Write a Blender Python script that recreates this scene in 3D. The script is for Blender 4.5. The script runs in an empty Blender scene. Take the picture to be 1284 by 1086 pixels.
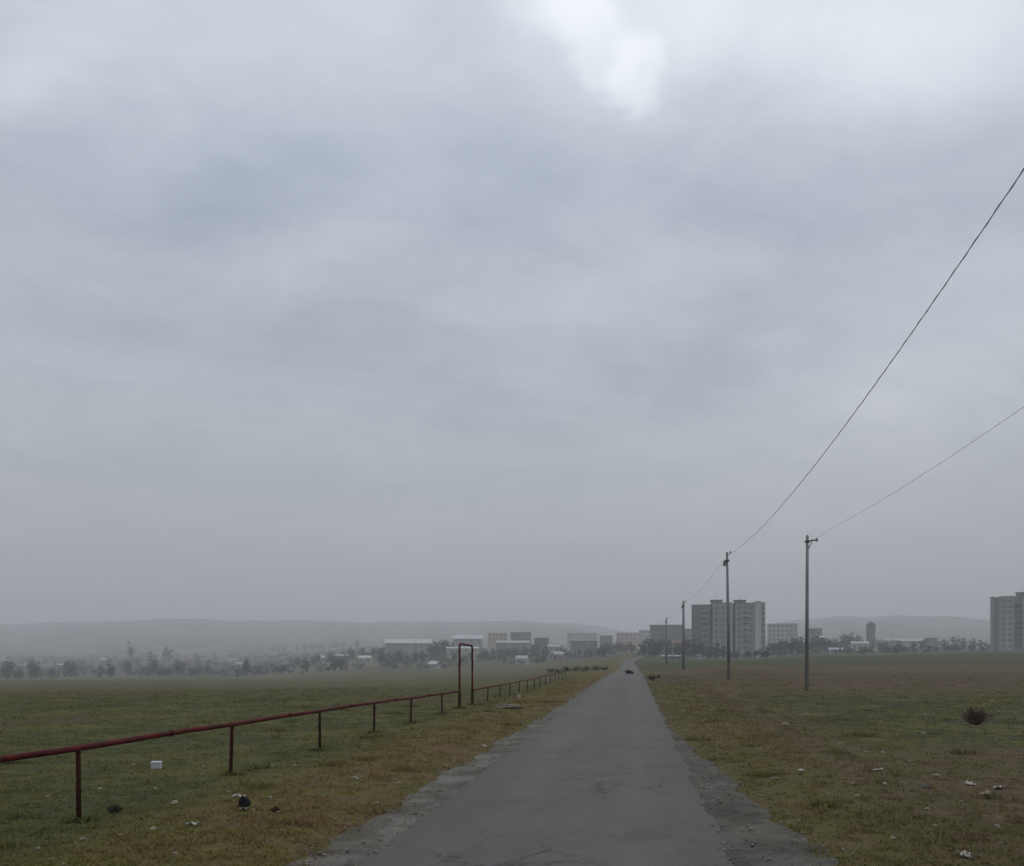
import bpy, math, random
import numpy as np
from mathutils import Vector
R = math.radians
random.seed(7); rng = np.random.default_rng(11)
scene = bpy.context.scene
COL = scene.collection

# ------------------------------------------------------------------ camera
F, CX, HZ, CH = 1150.0, 642.0, 822.0, 1.8      # focal length (px of the photo), centre, horizon row, eye height
cam_d = bpy.data.cameras.new('camera'); cam = bpy.data.objects.new('camera', cam_d); COL.objects.link(cam)
cam_d.sensor_width = 36; cam_d.lens = 36*F/1284; cam_d.shift_y = (HZ-543)/1284
cam_d.clip_start = 0.1; cam_d.clip_end = 20000
cam.location = (0, 0, CH); cam.rotation_euler = (R(90), 0, 0)
scene.camera = cam
scene.view_settings.view_transform = 'Standard'; scene.view_settings.look = 'None'
scene.view_settings.exposure = 0.0; scene.view_settings.gamma = 1
scene.cycles.volume_bounces = 1; scene.cycles.max_bounces = 6
scene.cycles.diffuse_bounces = 2; scene.cycles.glossy_bounces = 2

# ------------------------------------------------------------------ little shader-maths wrapper
class S:
    def __init__(s, nt, sock): s.nt, s.k = nt, sock
    def _m(s, op, *a, clamp=False):
        n = s.nt.nodes.new('ShaderNodeMath'); n.operation = op; n.use_clamp = clamp
        for i, v in enumerate((s,)+a):
            if isinstance(v, S): s.nt.links.new(v.k, n.inputs[i])
            else: n.inputs[i].default_value = v
        return S(s.nt, n.outputs[0])
    def __add__(s, o): return s._m('ADD', o)
    def __radd__(s, o): return s._m('ADD', o)
    def __sub__(s, o): return s._m('SUBTRACT', o)
    def __rsub__(s, o): return (s*-1.0)+o
    def __mul__(s, o): return s._m('MULTIPLY', o)
    def __rmul__(s, o): return s._m('MULTIPLY', o)
    def __truediv__(s, o): return s._m('DIVIDE', o)
    def exp(s): return s._m('EXPONENT')
    def atan2(s, o): return s._m('ARCTAN2', o)
    def asin(s): return s._m('ARCSINE')
    def max(s, o): return s._m('MAXIMUM', o)
    def abs(s): return s._m('ABSOLUTE')
    def ss(s, a, b, lo=0.0, hi=1.0):
        n = s.nt.nodes.new('ShaderNodeMapRange'); n.interpolation_type = 'SMOOTHSTEP'; n.clamp = True
        s.nt.links.new(s.k, n.inputs['Value'])
        if a > b: a, b, lo, hi = b, a, hi, lo
        for k, v in zip(('From Min', 'From Max', 'To Min', 'To Max'), (a, b, lo, hi)): n.inputs[k].default_value = v
        return S(s.nt, n.outputs[0])
def sep(nt, vec):
    n = nt.nodes.new('ShaderNodeSeparateXYZ'); nt.links.new(vec, n.inputs[0])
    return [S(nt, o) for o in n.outputs]
def comb(nt, x, y, z):
    n = nt.nodes.new('ShaderNodeCombineXYZ')
    for i, v in enumerate((x, y, z)):
        if isinstance(v, S): nt.links.new(v.k, n.inputs[i])
        else: n.inputs[i].default_value = v
    return n.outputs[0]
def noise(nt, vec, scale, detail=4, rough=0.55, dist=0.0):
    n = nt.nodes.new('ShaderNodeTexNoise'); n.inputs['Scale'].default_value = scale
    n.inputs['Detail'].default_value = detail; n.inputs['Roughness'].default_value = rough; n.inputs['Distortion'].default_value = dist
    nt.links.new(vec, n.inputs['Vector']); return S(nt, n.outputs['Fac'])
def mix(nt, f, a, b, mode='MIX'):
    n = nt.nodes.new('ShaderNodeMix'); n.data_type = 'RGBA'; n.blend_type = mode
    for i, v in ((0, f), (6, a), (7, b)):
        if isinstance(v, S): nt.links.new(v.k, n.inputs[i])
        elif isinstance(v, bpy.types.NodeSocket): nt.links.new(v, n.inputs[i])
        elif isinstance(v, tuple): n.inputs[i].default_value = (*v[:3], 1)
        else: n.inputs[i].default_value = v
    return n.outputs[2]

# ------------------------------------------------------------------ world: overcast sky
SUN_EL, SUN_AZ = 48, 28          # behind the cloud, to the right of the view
w = bpy.data.worlds.new('World'); scene.world = w; w.use_nodes = True
nt = w.node_tree; nt.nodes.clear()
out = nt.nodes.new('ShaderNodeOutputWorld'); bg = nt.nodes.new('ShaderNodeBackground'); nt.links.new(bg.outputs[0], out.inputs[0])
bg.inputs['Strength'].default_value = 0.1
sky = nt.nodes.new('ShaderNodeTexSky'); sky.sky_type = 'NISHITA'; sky.sun_disc = False
sky.sun_elevation = R(SUN_EL); sky.sun_rotation = R(SUN_AZ)
tc = nt.nodes.new('ShaderNodeTexCoord'); D = tc.outputs['Generated']
dx, dy, dz = sep(nt, D)
pz = dz.max(0.0)+0.22
plane = comb(nt, dx/pz, dy/pz, 0.0)
wa = noise(nt, plane, 2.3, 7, 0.64)-0.5; wb = noise(nt, comb(nt, dx/pz+7.3, dy/pz, 2.0), 2.6, 7, 0.64)-0.5
az = dx.atan2(dy)+wa*0.13; el = dz.asin()+wb*0.11
e0 = dz.asin()
def lerp_curve(v, pts):
    n = nt.nodes.new('ShaderNodeValToRGB'); n.color_ramp.interpolation = 'B_SPLINE'
    c = n.color_ramp
    while len(c.elements) > 1: c.elements.remove(c.elements[-1])
    for i, (p, col) in enumerate(pts):
        q = c.elements[0] if i == 0 else c.elements.new(p)
        q.position = p; q.color = (*col, 1)
    nt.links.new(v.k, n.inputs[0]); return n.outputs[0]
base = lerp_curve(e0/1.5708+wb*0.02, [(0.0, (.415, .432, .444)), (.05, (.445, .464, .480)), (.12, (.490, .518, .556)), (.20, (.510, .548, .620)),
        (.29, (.550, .602, .695)), (.36, (.65, .705, .79)), (.48, (.70, .75, .83)), (.8, (.74, .78, .84))])
tot = None
def blob(px, py, sx, sy, rot, amp, hard=None):
    global tot
    a0 = math.atan((px-CX)/F); e_ = math.atan((HZ-py)/F*math.cos(a0)); sx /= F; sy /= F
    c, s_ = math.cos(R(rot)), math.sin(R(rot))
    A = az-a0; E = el-e_
    p = (A*c+E*s_)/sx; q = (E*c-A*s_)/sy
    g = ((p*p+q*q)*-0.5).exp()
    if hard: g = g.ss(*hard)
    g = g*(amp*(1.0 if amp > .06 else 1.35)); tot = g if tot is None else tot+g
for b in [(745, 70, 74, 24, -44, .115, (.15, .7)), (800, 122, 24, 32, 28, .115, (.2, .75)), (690, 20, 64, 22, -18, .09, (.15, .9)), (800, 55, 80, 36, -35, .04), (880, 40, 110, 50, -5, .05), (650, 60, 50, 22, 20, .035),
          (790, 40, 150, 90, -20, .05), (980, 60, 240, 70, -5, .10), (1250, 5, 130, 50, 0, .10), (1130, 60, 90, 40, 0, .05), (1240, 120, 90, 30, 15, .04),
          (425, 285, 62, 24, 12, .075), (350, 330, 80, 20, 8, .03), (70, 88, 50, 22, 30, .07), (20, 125, 46, 22, 10, .05), (175, 225, 56, 26, 40, .045),
          (770, 355, 160, 36, 8, .055), (860, 320, 90, 22, 14, .03), (1190, 440, 140, 85, 20, .085), (1000, 520, 200, 60, 0, .03), (330, 40, 200, 50, 10, .035), (640, 180, 60, 30, 10, .02),
          (255, 290, 130, 40, 15, -.055), (590, 215, 260, 50, 5, -.045), (1010, 235, 230, 54, 10, -.09), (560, 345, 170, 46, -5, -.045),
          (330, 415, 220, 34, 3, -.035), (860, 475, 150, 30, 6, -.045), (900, 165, 56, 36, 20, -.06), (130, 190, 190, 46, 8, -.03), (400, 200, 90, 34, 15, -.025),
          (640, 120, 110, 44, -40, -.06), (1270, 330, 120, 60, 20, -.025), (1120, 330, 120, 26, 12, -.03)]:
    blob(*b)
stretch = comb(nt, dx/pz*.55+dy/pz*.35, dy/pz*1.5-dx/pz*.4, 3.0)
fb = (noise(nt, stretch, 1.5, 8, 0.64)-0.5)*0.34+(noise(nt, plane, 4.2, 8, 0.66, 0.6)-0.5)*0.24
fb = fb*e0.ss(0.02, 0.34, 0.15, 1.0)
lum = tot+fb
add = mix(nt, 1.0, base, comb(nt, lum*1.03, lum*1.03, lum*0.94), 'ADD')
clouds = mix(nt, 1.0, add, (10.0, 10.0, 10.0), 'MULTIPLY')
fin = mix(nt, 0.94, sky.outputs[0], clouds)
nt.links.new(fin, bg.inputs['Color'])

sl = bpy.data.lights.new('sun', 'SUN'); so = bpy.data.objects.new('sun', sl); COL.objects.link(so)
sl.energy = 0.5; sl.angle = R(50); sl.color = (1, .98, .95)
so.rotation_euler = (R(90-SUN_EL), 0, R(180-SUN_AZ)); so.location = (0, 0, 60)

# ------------------------------------------------------------------ terrain function
YK = np.array([0, 30, 45, 62, 100, 135, 200, 300, 430, 700, 1200, 1500, 2000, 2500, 3000, 4500.])
PK = np.array([-900, 0, 300, 500, 640, 720, 785, 850, 915, 1050, 1284, 2200.])
ZT = np.array([
 #  0  30    45    62   100   135   200   300   430   700  1200  1500  2000  2500  3000  4500
 [0, 0.0, -.30, -.8, -1.9, -2.8, -4.2, -6.4, -9.5, -11., -3.0, 3.0, 35., 80., 114., 90.],
 [0, 0.0, -.30, -.8, -1.9, -2.8, -4.2, -6.4, -9.5, -11., -3.0, 3.0, 35., 80., 112., 90.],
 [0, -.05, -.25, -.7, -1.7, -2.6, -4.0, -6.2, -8.5, -8.5, 0.0, 6.0, 35., 78., 116., 90.],
 [0, -.08, -.25, -.6, -1.5, -2.3, -3.6, -5.2, -5.0, 1.0, 10., 16., 38., 80., 118., 90.],
 [0, -.05, -.25, -.5, -1.1, -1.5, -2.4, -3.2, -2.6, 2.0, 10., 16., 38., 76., 110., 80.],
 [0, 0.0, -.15, -.2, -.35, -.25, -1.1, -1.6, -.6, 3.0, 10., 16., 36., 72., 104., 70.],
 [0, 0.0, 0.0, 0.0, -.15, -.35, -.15, 0.6, 2.0, 4.0, 9.0, 14., 30., 52., 84., 60.],
 [0, 0.0, 0.0, 0.1, 0.15, 0.2, 0.3, 0.6, 1.5, 4.0, 9.0, 14., 36., 60., 90., 60.],
 [0, 0.0, 0.2, 0.4, 0.5, 0.5, 0.7, 0.4, 0.4, 4.0, 9.0, 15., 45., 75., 100., 60.],
 [0, 0.0, -.05, 0.1, 0.3, 0.6, 1.3, 1.7, 2.6, 6.0, 12., 18., 60., 98., 128., 70.],
 [0, 0.0, 0.0, 0.1, 0.4, 0.9, 1.9, 3.2, 4.2, 7.0, 13., 18., 58., 95., 122., 70.],
 [0, 0.0, 0.0, 0.1, 0.4, 0.9, 1.9, 3.2, 4.2, 7.0, 13., 18., 58., 95., 122., 70.]])
def smooth_t(t): return t*t*(3-2*t)
def base_h(X, Y):
    X = np.asarray(X, float); Y = np.asarray(Y, float)
    r = np.hypot(X, Y); th = np.arctan2(X, Y)
    c = np.maximum(np.cos(th), .45); ye = r*c
    tt = np.tan(np.clip(th, -1.15, 1.15)); px = np.clip(CX+F*tt, PK[0], PK[-1]-1e-3)
    ye = np.clip(ye, 0, YK[-1]-1e-3)
    i = np.clip(np.searchsorted(PK, px, side='right')-1, 0, len(PK)-2)
    j = np.clip(np.searchsorted(YK, ye, side='right')-1, 0, len(YK)-2)
    a = smooth_t((px-PK[i])/(PK[i+1]-PK[i])); b = (ye-YK[j])/(YK[j+1]-YK[j])
    z = (ZT[i, j]*(1-a)+ZT[i+1, j]*a)*(1-b)+(ZT[i, j+1]*(1-a)+ZT[i+1, j+1]*a)*b
    back = np.clip((-np.cos(th)-.1)*2, 0, 1)       # behind the camera the plain stays flat
    return z*(1-back)
RY = np.array([-60, 0, 130, 165, 200, 250, 300, 360, 420, 520, 640])
RXX = np.array([-8.71, -.73, 16.56, 21.0, 25.0, 32.2, 40.6, 51.0, 62.5, 84., 108.])
def road_x(Y): return np.interp(Y, RY, RXX)
def lump(X, Y):
    return (.5*np.sin(X*.9+Y*.31+1.3)*np.sin(Y*.53-X*.21)+.35*np.sin(X*2.1-Y*1.3)*np.sin(Y*1.7+X*.8+2)
            +.25*np.sin(X*4.3+Y*2.2)*np.sin(Y*3.9-X*1.9+1))
def ridge(X, Y):
    r = np.hypot(X, Y); k = np.clip((r-1400)/900, 0, 1)
    t = np.arctan2(X, Y)
    return k*(4.5*np.sin(t*17+1)+2.5*np.sin(t*31+.5)+2.0*np.sin(t*57+2+r*.002)+1.2*np.sin(t*131)+4*np.sin(r*.006+t*9)*np.sin(t*31))
def h(X, Y):
    X = np.asarray(X, float); Y = np.asarray(Y, float)
    u = X-road_x(Y); ro = np.clip((np.abs(u)-2.6)/5, 0, 1)
    z = base_h(X, Y)*ro+base_h(road_x(Y), Y)*(1-ro)
    r = np.hypot(X, Y)
    amp = np.clip((np.abs(u)-2.2)/3, 0, 1)*.035*(1+np.clip(r/60, 0, 4))
    verge = .07*np.exp(-((np.abs(u)-3.6)/1.0)**2)
    return z+lump(X, Y)*amp+verge*np.clip(1-r/300, 0, 1)+ridge(X, Y)
def hh(x, y): return float(h(x, y))
def at(px, Y): return (px-CX)/F*Y
def zrow(row, Y): return CH-(row-HZ)/F*Y
def gy(row): return CH*F/(row-HZ)

# ------------------------------------------------------------------ object helpers
def tag(o, label=None, cat=None, group=None, kind=None):
    if label: o['label'] = label
    if cat: o['category'] = cat
    if group: o['group'] = group
    if kind: o['kind'] = kind
    return o
def empty(name, loc, rz=0.0):
    o = bpy.data.objects.new(name, None); COL.objects.link(o); o.location = loc; o.rotation_euler = (0, 0, rz); o.empty_display_size = .3
    return o
def np_mesh(name, V, T, m, smooth=False, parent=None, nper=None):
    me = bpy.data.meshes.new(name); V = np.asarray(V, np.float32); T = np.asarray(T, np.int32); k = T.shape[1]
    me.vertices.add(len(V)); me.vertices.foreach_set('co', V.ravel())
    me.loops.add(T.size); me.loops.foreach_set('vertex_index', T.ravel())
    me.polygons.add(len(T)); me.polygons.foreach_set('loop_start', np.arange(0, T.size, k, dtype=np.int32))
    me.update(calc_edges=True); me.validate()
    if smooth: me.polygons.foreach_set('use_smooth', np.ones(len(T), bool))
    me.materials.append(m); o = bpy.data.objects.new(name, me); COL.objects.link(o)
    if parent: o.parent = parent
    return o
class MB:
    def __init__(s): s.v = []; s.f = []
    def box(s, x0, x1, y0, y1, z0, z1):
        b = len(s.v); s.v += [(x, y, z) for z in (z0, z1) for x, y in ((x0, y0), (x1, y0), (x1, y1), (x0, y1))]
        s.f += [tuple(b+i for i in q) for q in ((3, 2, 1, 0), (4, 5, 6, 7), (0, 1, 5, 4), (1, 2, 6, 5), (2, 3, 7, 6), (3, 0, 4, 7))]
        return s
    def prism(s, prof, y0, y1):                      # profile in xz pushed along y
        b = len(s.v); n = len(prof)
        s.v += [(x, y0, z) for x, z in prof]+[(x, y1, z) for x, z in prof]
        s.f += [tuple(b+i for i in range(n)), tuple(b+n+i for i in reversed(range(n)))]
        s.f += [(b+i, b+n+i, b+n+(i+1) % n, b+(i+1) % n) for i in range(n)]
        return s
    def tube(s, pts, rad, n=10, cap=True):
        P = [Vector(p) for p in pts]; rings = []
        rads = rad if isinstance(rad, (list, tuple)) else [rad]*len(P)
        up = None
        for i, p in enumerate(P):
            t = ((P[i]-P[i-1]).normalized() if i else Vector())+((P[i+1]-P[i]).normalized() if i < len(P)-1 else Vector())
            t.normalize()
            if up is None: up = t.orthogonal().normalized()
            else: up = (up-t*up.dot(t)).normalized()
            q = t.cross(up); b = len(s.v)
            s.v += [tuple(p+(up*math.cos(2*math.pi*k/n)+q*math.sin(2*math.pi*k/n))*rads[i]) for k in range(n)]; rings.append(b)
        for a, b in zip(rings, rings[1:]):
            s.f += [(a+k, a+(k+1) % n, b+(k+1) % n, b+k) for k in range(n)]
        if cap:
            s.f += [tuple(rings[0]+k for k in reversed(range(n))), tuple(rings[-1]+k for k in range(n))]
        return s
    def build(s, name, m, parent=None, smooth=False, bevel=0):
        me = bpy.data.meshes.new(name); me.from_pydata(s.v, [], s.f); me.update()
        if smooth: me.shade_smooth() if hasattr(me, 'shade_smooth') else None
        me.materials.append(m); o = bpy.data.objects.new(name, me); COL.objects.link(o)
        if parent: o.parent = parent
        if bevel:
            b = o.modifiers.new('bevel', 'BEVEL'); b.width = bevel; b.segments = 2
        return o
def copy_tree(o, parent=None):
    c = o.copy(); COL.objects.link(c); c.parent = parent
    for ch in list(o.children): copy_tree(ch, c)
    return c

# ------------------------------------------------------------------ materials
def new_mat(name):
    m = bpy.data.materials.new(name); m.use_nodes = True; nt = m.node_tree
    return m, nt, nt.nodes['Principled BSDF']
SPEC = {'red_oxide_paint': .15, 'rusty_post': .1, 'black_plastic': .1, 'black_rubber': .1}
def geo_pos(nt): return nt.nodes.new('ShaderNodeNewGeometry').outputs['Position']
def obj_pos(nt): return nt.nodes.new('ShaderNodeTexCoord').outputs['Object']
def bump(nt, bs, height, strength, dist):
    b = nt.nodes.new('ShaderNodeBump'); b.inputs['Strength'].default_value = strength; b.inputs['Distance'].default_value = dist
    nt.links.new(height.k, b.inputs['Height']); nt.links.new(b.outputs[0], bs.inputs['Normal'])
def mat(name, col, rough=.8, var=.25, scale=3.0, col2=None, bmp=0.0, streak=False, metal=0.0):
    m, nt, bs = new_mat(name); p = obj_pos(nt)
    if streak:
        x, y, z = sep(nt, p); p2 = comb(nt, x*3.0, y*3.0, z*.25)
    else: p2 = p
    n = noise(nt, p2, scale, 6, .6); n2 = noise(nt, p, scale*5, 4, .6)
    a = tuple(c*(1-var) for c in col); b = col2 or tuple(min(1, c*(1+var)) for c in col)
    c = mix(nt, (n*.7+n2*.3).ss(.34, .66), a, b)
    nt.links.new(c, bs.inputs['Base Color']); bs.inputs['Roughness'].default_value = rough; bs.inputs['Metallic'].default_value = metal
    bs.inputs['Specular IOR Level'].default_value = SPEC.get(name, .3)
    if bmp: bump(nt, bs, n2, .6, bmp)
    return m
def field_colour(nt, P):
    """colour of the turf by place: worn brown verge, yellow roadside strip, green pasture"""
    x, y, z = sep(nt, P)
    n0 = noise(nt, P, .045, 4, .55)-.5; n1 = noise(nt, P, .33, 5, .6)-.5; n2 = noise(nt, P, 1.9, 5, .65)-.5; n3 = noise(nt, P, 9.0, 4, .65)-.5
    nn = n1*5.0+n2*1.8
    u = x-y*.133+.73+nn*.75; v = y+nn*3.0
    GREEN, OLIVE, BROWN, STRAW, DARK, RED = (.058, .068, .026), (.106, .100, .036), (.112, .080, .048), (.175, .145, .070), (.034, .050, .018), (.092, .070, .049)
    c = mix(nt, (n1+n2*.9).ss(-.16, .14), OLIVE, GREEN)
    c = mix(nt, (n0*1.3+n1*.6).ss(.0, .16)*.6, c, BROWN)
    vergeL = u.ss(-5.4, -3.4)*u.ss(1.0, -1.0)
    c = mix(nt, vergeL*.8, c, mix(nt, (n1*.8+n2+n3*.5).ss(-.12, .12), (.132, .088, .044), (.122, .108, .032)))
    right = u.ss(0.5, 1.5)
    rc = mix(nt, (n1*.8+n2).ss(-.10, .10), (.116, .082, .050), (.088, .080, .036))
    far = v.ss(14, 20)*u.ss(4.0, 6.5)*v.ss(48, 36)
    rc = mix(nt, far*.85, rc, mix(nt, (n1+n2).ss(-.1, .15), (.050, .062, .026), OLIVE))
    rc = mix(nt, u.ss(4.2, 2.9)*.55, rc, (.104, .096, .028))
    rc = mix(nt, v.ss(52, 62)*v.ss(95, 72)*.5, rc, RED)
    rc = mix(nt, v.ss(95, 140), rc, (.060, .068, .030))
    c = mix(nt, right, c, rc)
    c = mix(nt, (n2*.8+n3).ss(.12, .26)*.55, c, STRAW)
    c = mix(nt, (n2+n3*.8).ss(-.12, -.28)*.6, c, DARK)
    far2 = y.ss(260, 700)
    fld = noise(nt, comb(nt, x*.004, y*.0016, 0.0), 3.0, 3, .5)
    c = mix(nt, far2, c, mix(nt, noise(nt, comb(nt, x*.006, y*.0022, z*.02), 4.0, 6, .65).ss(.50, .60)*.85, mix(nt, fld.ss(.42, .58), (.046, .050, .032), (.140, .124, .090)), (.012, .016, .012)))
    c = mix(nt, 1.0, c, (1.0, .96, .98), 'MULTIPLY')
    return c, n2, n3
def ground_mat():
    m, nt, bs = new_mat('turf'); P = geo_pos(nt)
    c, n2, n3 = field_colour(nt, P)
    n4 = noise(nt, P, 38.0, 3, .7)
    c = mix(nt, 1.0, c, comb(nt, n4*1.3+.35, n4*1.3+.35, n4*1.3+.35), 'MULTIPLY')
    nt.links.new(c, bs.inputs['Base Color']); bs.inputs['Roughness'].default_value = 1; bs.inputs['Specular IOR Level'].default_value = .1
    bump(nt, bs, n3*.6+n4*.4, .8, .06); return m
def grass_mat():
    m, nt, bs = new_mat('grass_blades'); P = geo_pos(nt)
    c, n2, n3 = field_colour(nt, P)
    g = nt.nodes.new('ShaderNodeNewGeometry'); r = S(nt, g.outputs['Random Per Island'])
    k = r*.8+1.25
    c = mix(nt, 1.0, c, comb(nt, k*1.02, k*1.02, k*.95), 'MULTIPLY')
    c = mix(nt, r.ss(.90, .97)*.75, c, (.20, .165, .085))
    nt.links.new(c, bs.inputs['Base Color']); bs.inputs['Roughness'].default_value = .9; bs.inputs['Specular IOR Level'].default_value = .1
    tr = nt.nodes.new('ShaderNodeBsdfTranslucent'); nt.links.new(c, tr.inputs[0]); mx = nt.nodes.new('ShaderNodeMixShader'); mx.inputs[0].default_value = .4
    nt.links.new(bs.outputs[0], mx.inputs[1]); nt.links.new(tr.outputs[0], mx.inputs[2]); nt.links.new(mx.outputs[0], nt.nodes['Material Output'].inputs[0])
    return m
def asphalt_mat():
    m, nt, bs = new_mat('asphalt'); P = geo_pos(nt); x, y, z = sep(nt, P)
    u = x-y*.133+.73
    lane = comb(nt, u*1.0, y*.12, 0.0)
    a = noise(nt, lane, 1.1, 4, .55)-.5; b = noise(nt, P, .8, 5, .6)-.5; f = noise(nt, P, 60, 3, .7)-.5; g = noise(nt, P, 7, 5, .65)-.5
    wheel = ((u.abs()-.75)*(u.abs()-.75)*-9.0).exp()
    k = a*.34+b*.35+f*1.0+g*.40+1.0+wheel*.10
    c = comb(nt, k*.106, k*.101, k*.092)
    edge = (u.abs()+g*.45+b*.4).ss(1.32, 1.6)
    c = mix(nt, edge*.7, c, (.098, .086, .070))
    patch = noise(nt, comb(nt, u*.5, y*.1, 4.0), 1.0, 2, .4).ss(.56, .60)
    c = mix(nt, patch*.22, c, (.075, .075, .076))
    vo = nt.nodes.new('ShaderNodeTexVoronoi'); vo.feature = 'DISTANCE_TO_EDGE'; vo.inputs['Scale'].default_value = .85
    nt.links.new(comb(nt, x+g*.55+b*.6, y*.75+g*.5, 0.0), vo.inputs['Vector']); cr = S(nt, vo.outputs['Distance'])
    cm = noise(nt, P, .23, 3, .5).ss(.50, .58)
    c = mix(nt, cr.ss(.022, .004)*cm*.8, c, (.030, .029, .028))
    st = noise(nt, comb(nt, u*.9, y*.45, 9.0), 1.3, 6, .65); c = mix(nt, st.ss(.56, .66)*.4, c, (.058, .056, .053))
    c = mix(nt, f.ss(.17, .24)*.5, c, (.22, .21, .19))
    nt.links.new(c, bs.inputs['Base Color']); bs.inputs['Roughness'].default_value = .85; bs.inputs['Specular IOR Level'].default_value = .2
    bump(nt, bs, f*.6+g*.4+b*.6, .45, .02); return m
def gravel_mat(name, dk):
    m, nt, bs = new_mat(name); P = geo_pos(nt)
    a = noise(nt, P, 1.4, 5, .6); f = noise(nt, P, 28, 4, .7)
    v = nt.nodes.new('ShaderNodeTexVoronoi'); v.inputs['Scale'].default_value = 24; nt.links.new(P, v.inputs['Vector'])
    d = S(nt, v.outputs['Distance'])
    c = mix(nt, a.ss(.36, .64), (.052*dk, .045*dk, .035*dk), (.126*dk, .114*dk, .095*dk)); k = f*.9+.45+d*.25
    c = mix(nt, 1.0, c, comb(nt, k, k, k), 'MULTIPLY')
    gr = noise(nt, P, .9, 6, .65); c = mix(nt, gr.ss(.52, .60)*.75, c, (.062, .064, .028))
    nt.links.new(c, bs.inputs['Base Color']); bs.inputs['Roughness'].default_value = .95
    bump(nt, bs, d*.6+f*.5, .8, .03); return m
M = dict(
 turf=ground_mat(), grass=grass_mat(), asphalt=asphalt_mat(), gravel=gravel_mat('dusty_gravel', 1.1), gravel_dark=gravel_mat('dark_gravel', .74),
 red=mat('red_oxide_paint', (.060, .004, .003), .75, .4, 3, (.125, .008, .007), .004),
 redpost=mat('rusty_post', (.026, .006, .004), .85, .4, 6, (.050, .012, .006), .004),
 wood=mat('weathered_pole', (.21, .205, .20), .85, .3, 2, None, .004, True),
 steel=mat('dull_steel', (.10, .10, .105), .6, .3, 5),
 ceramic=mat('insulator', (.13, .12, .11), .3, .2, 5),
 cable=mat('cable', (.70, .70, .71), .6, .2, 2),
 panel=mat('concrete_panel', (.30, .285, .27), .9, .22, .12, None, .02, True),
 panel_dark=mat('dark_panel', (.155, .157, .16), .9, .25, .12, None, .02, True),  # darker panel tone for recessed tower strips, parapets, huts and whole blocks
 panel_pale=mat('pale_render', (.46, .44, .41), .9, .15, .15, None, .02, True),
 peach=mat('peach_render', (.46, .36, .29), .9, .15, .15, None, .02, True),
 cream=mat('cream_render', (.42, .39, .32), .9, .2, .2, None, .02, True),
 white=mat('white_wall', (.38, .37, .355), .85, .15, .3, None, .02, True),
 grey=mat('grey_block', (.22, .215, .21), .9, .25, .2, None, .02, True),
 brick=mat('old_brick', (.20, .12, .09), .9, .25, .4, None, .02),
 tin=mat('pale_tin_roof', (.44, .45, .45), .8, .12, .4, None, .01),
 tingrey=mat('grey_tin_roof', (.30, .31, .31), .6, .2, .4, None, .01),
 redroof=mat('red_roof', (.17, .09, .075), .8, .25, .5, None, .02),
 darkroof=mat('bitumen_roof', (.09, .09, .092), .9, .2, .4),
 glass=mat('dark_window', (.16, .16, .165), .25, .3, .6),
 door=mat('painted_door', (.13, .10, .08), .6, .2, 1),
 bark=mat('bark', (.060, .050, .042), .95, .3, 4, None, .02, True),
 leafgreen=mat('dull_green_leaves', (.056, .062, .042), .9, .45, .35),
 leafdark=mat('dark_evergreen_leaves', (.042, .052, .040), .9, .4, .35),
 leafbrown=mat('autumn_leaves', (.085, .060, .036), .9, .4, .35),
 leafmauve=mat('bare_twigs', (.085, .070, .068), .9, .3, .35),
 drybush=mat('red_brown_twigs', (.085, .045, .025), .9, .45, 6),
 shrub=mat('dark_shrub_leaves', (.028, .034, .017), .9, .45, 3),
 stone=mat('pale_stone', (.25, .235, .17), .9, .3, 14, None, .006),
 litter=mat('pale_scrap', (.36, .35, .31), .7, .15, 20),
 whitebox=mat('white_foam', (.46, .46, .46), .7, .08, 12),
 black=mat('black_plastic', (.006, .006, .006), .8, .3, 12, None, .01),
 rubber=mat('black_rubber', (.014, .014, .015), .8, .3, 5, None, .01),
 dirt=mat('bare_dirt', (.145, .125, .098), .95, .35, 9, None, .02),
 pebble=mat('pebble', (.19, .178, .15), .95, .4, 9, None, .004),
)

# ------------------------------------------------------------------ ground sheet (to the ridge of the hills and past it)
th = np.concatenate([np.linspace(-math.pi, -.62, 70)[:-1], np.linspace(-.62, .62, 620), np.linspace(.62, math.pi, 70)[1:]])
rr = np.concatenate([[0.0], np.geomspace(1.2, 90, 190), np.geomspace(91.5, 6200, 190)])
TH, RR = np.meshgrid(th[:-1], rr[1:])
X = RR*np.sin(TH); Y = RR*np.cos(TH); Z = h(X, Y)
V = np.stack([X, Y, Z], -1).reshape(-1, 3); n = len(th)-1; mR = len(rr)-1
ii, jj = np.meshgrid(np.arange(n), np.arange(mR-1)); a = jj*n+ii; b = jj*n+(ii+1) % n
Q = np.stack([a, a+n, b+n, b], -1).reshape(-1, 4)
# split off the far uplands as their own object, sharing the same surface
fc = RR.reshape(-1)[Q[:, 0]]
near = Q[fc < 1500]; farq = Q[fc >= 1500]
c0 = len(V); V0 = np.vstack([V, [[0, 0, hh(0, 0)]]])
def compact(V, Q):
    u_, inv = np.unique(Q, return_inverse=True); return V[u_], inv.reshape(Q.shape)
tri = np.stack([np.full(n, c0), np.arange(n), (np.arange(n)+1) % n], -1)
vv, qq = compact(V0, np.vstack([near, np.stack([tri[:, 0], tri[:, 1], tri[:, 2], tri[:, 2]], -1)[:0]]))
g = np_mesh('ground', vv, qq, M['turf'], True); tag(g, kind='structure')
vv, qq = compact(V0, tri); vv = vv[:, :]
gm = g.data
# centre disc closes the sheet under the camera (hidden below the road)
cd = np_mesh('ground', *compact(V0, tri), M['turf'], True); tag(cd, kind='structure')
vv, qq = compact(V0, farq); tag(np_mesh('hills', vv, qq, M['turf'], True), kind='structure')

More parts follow.
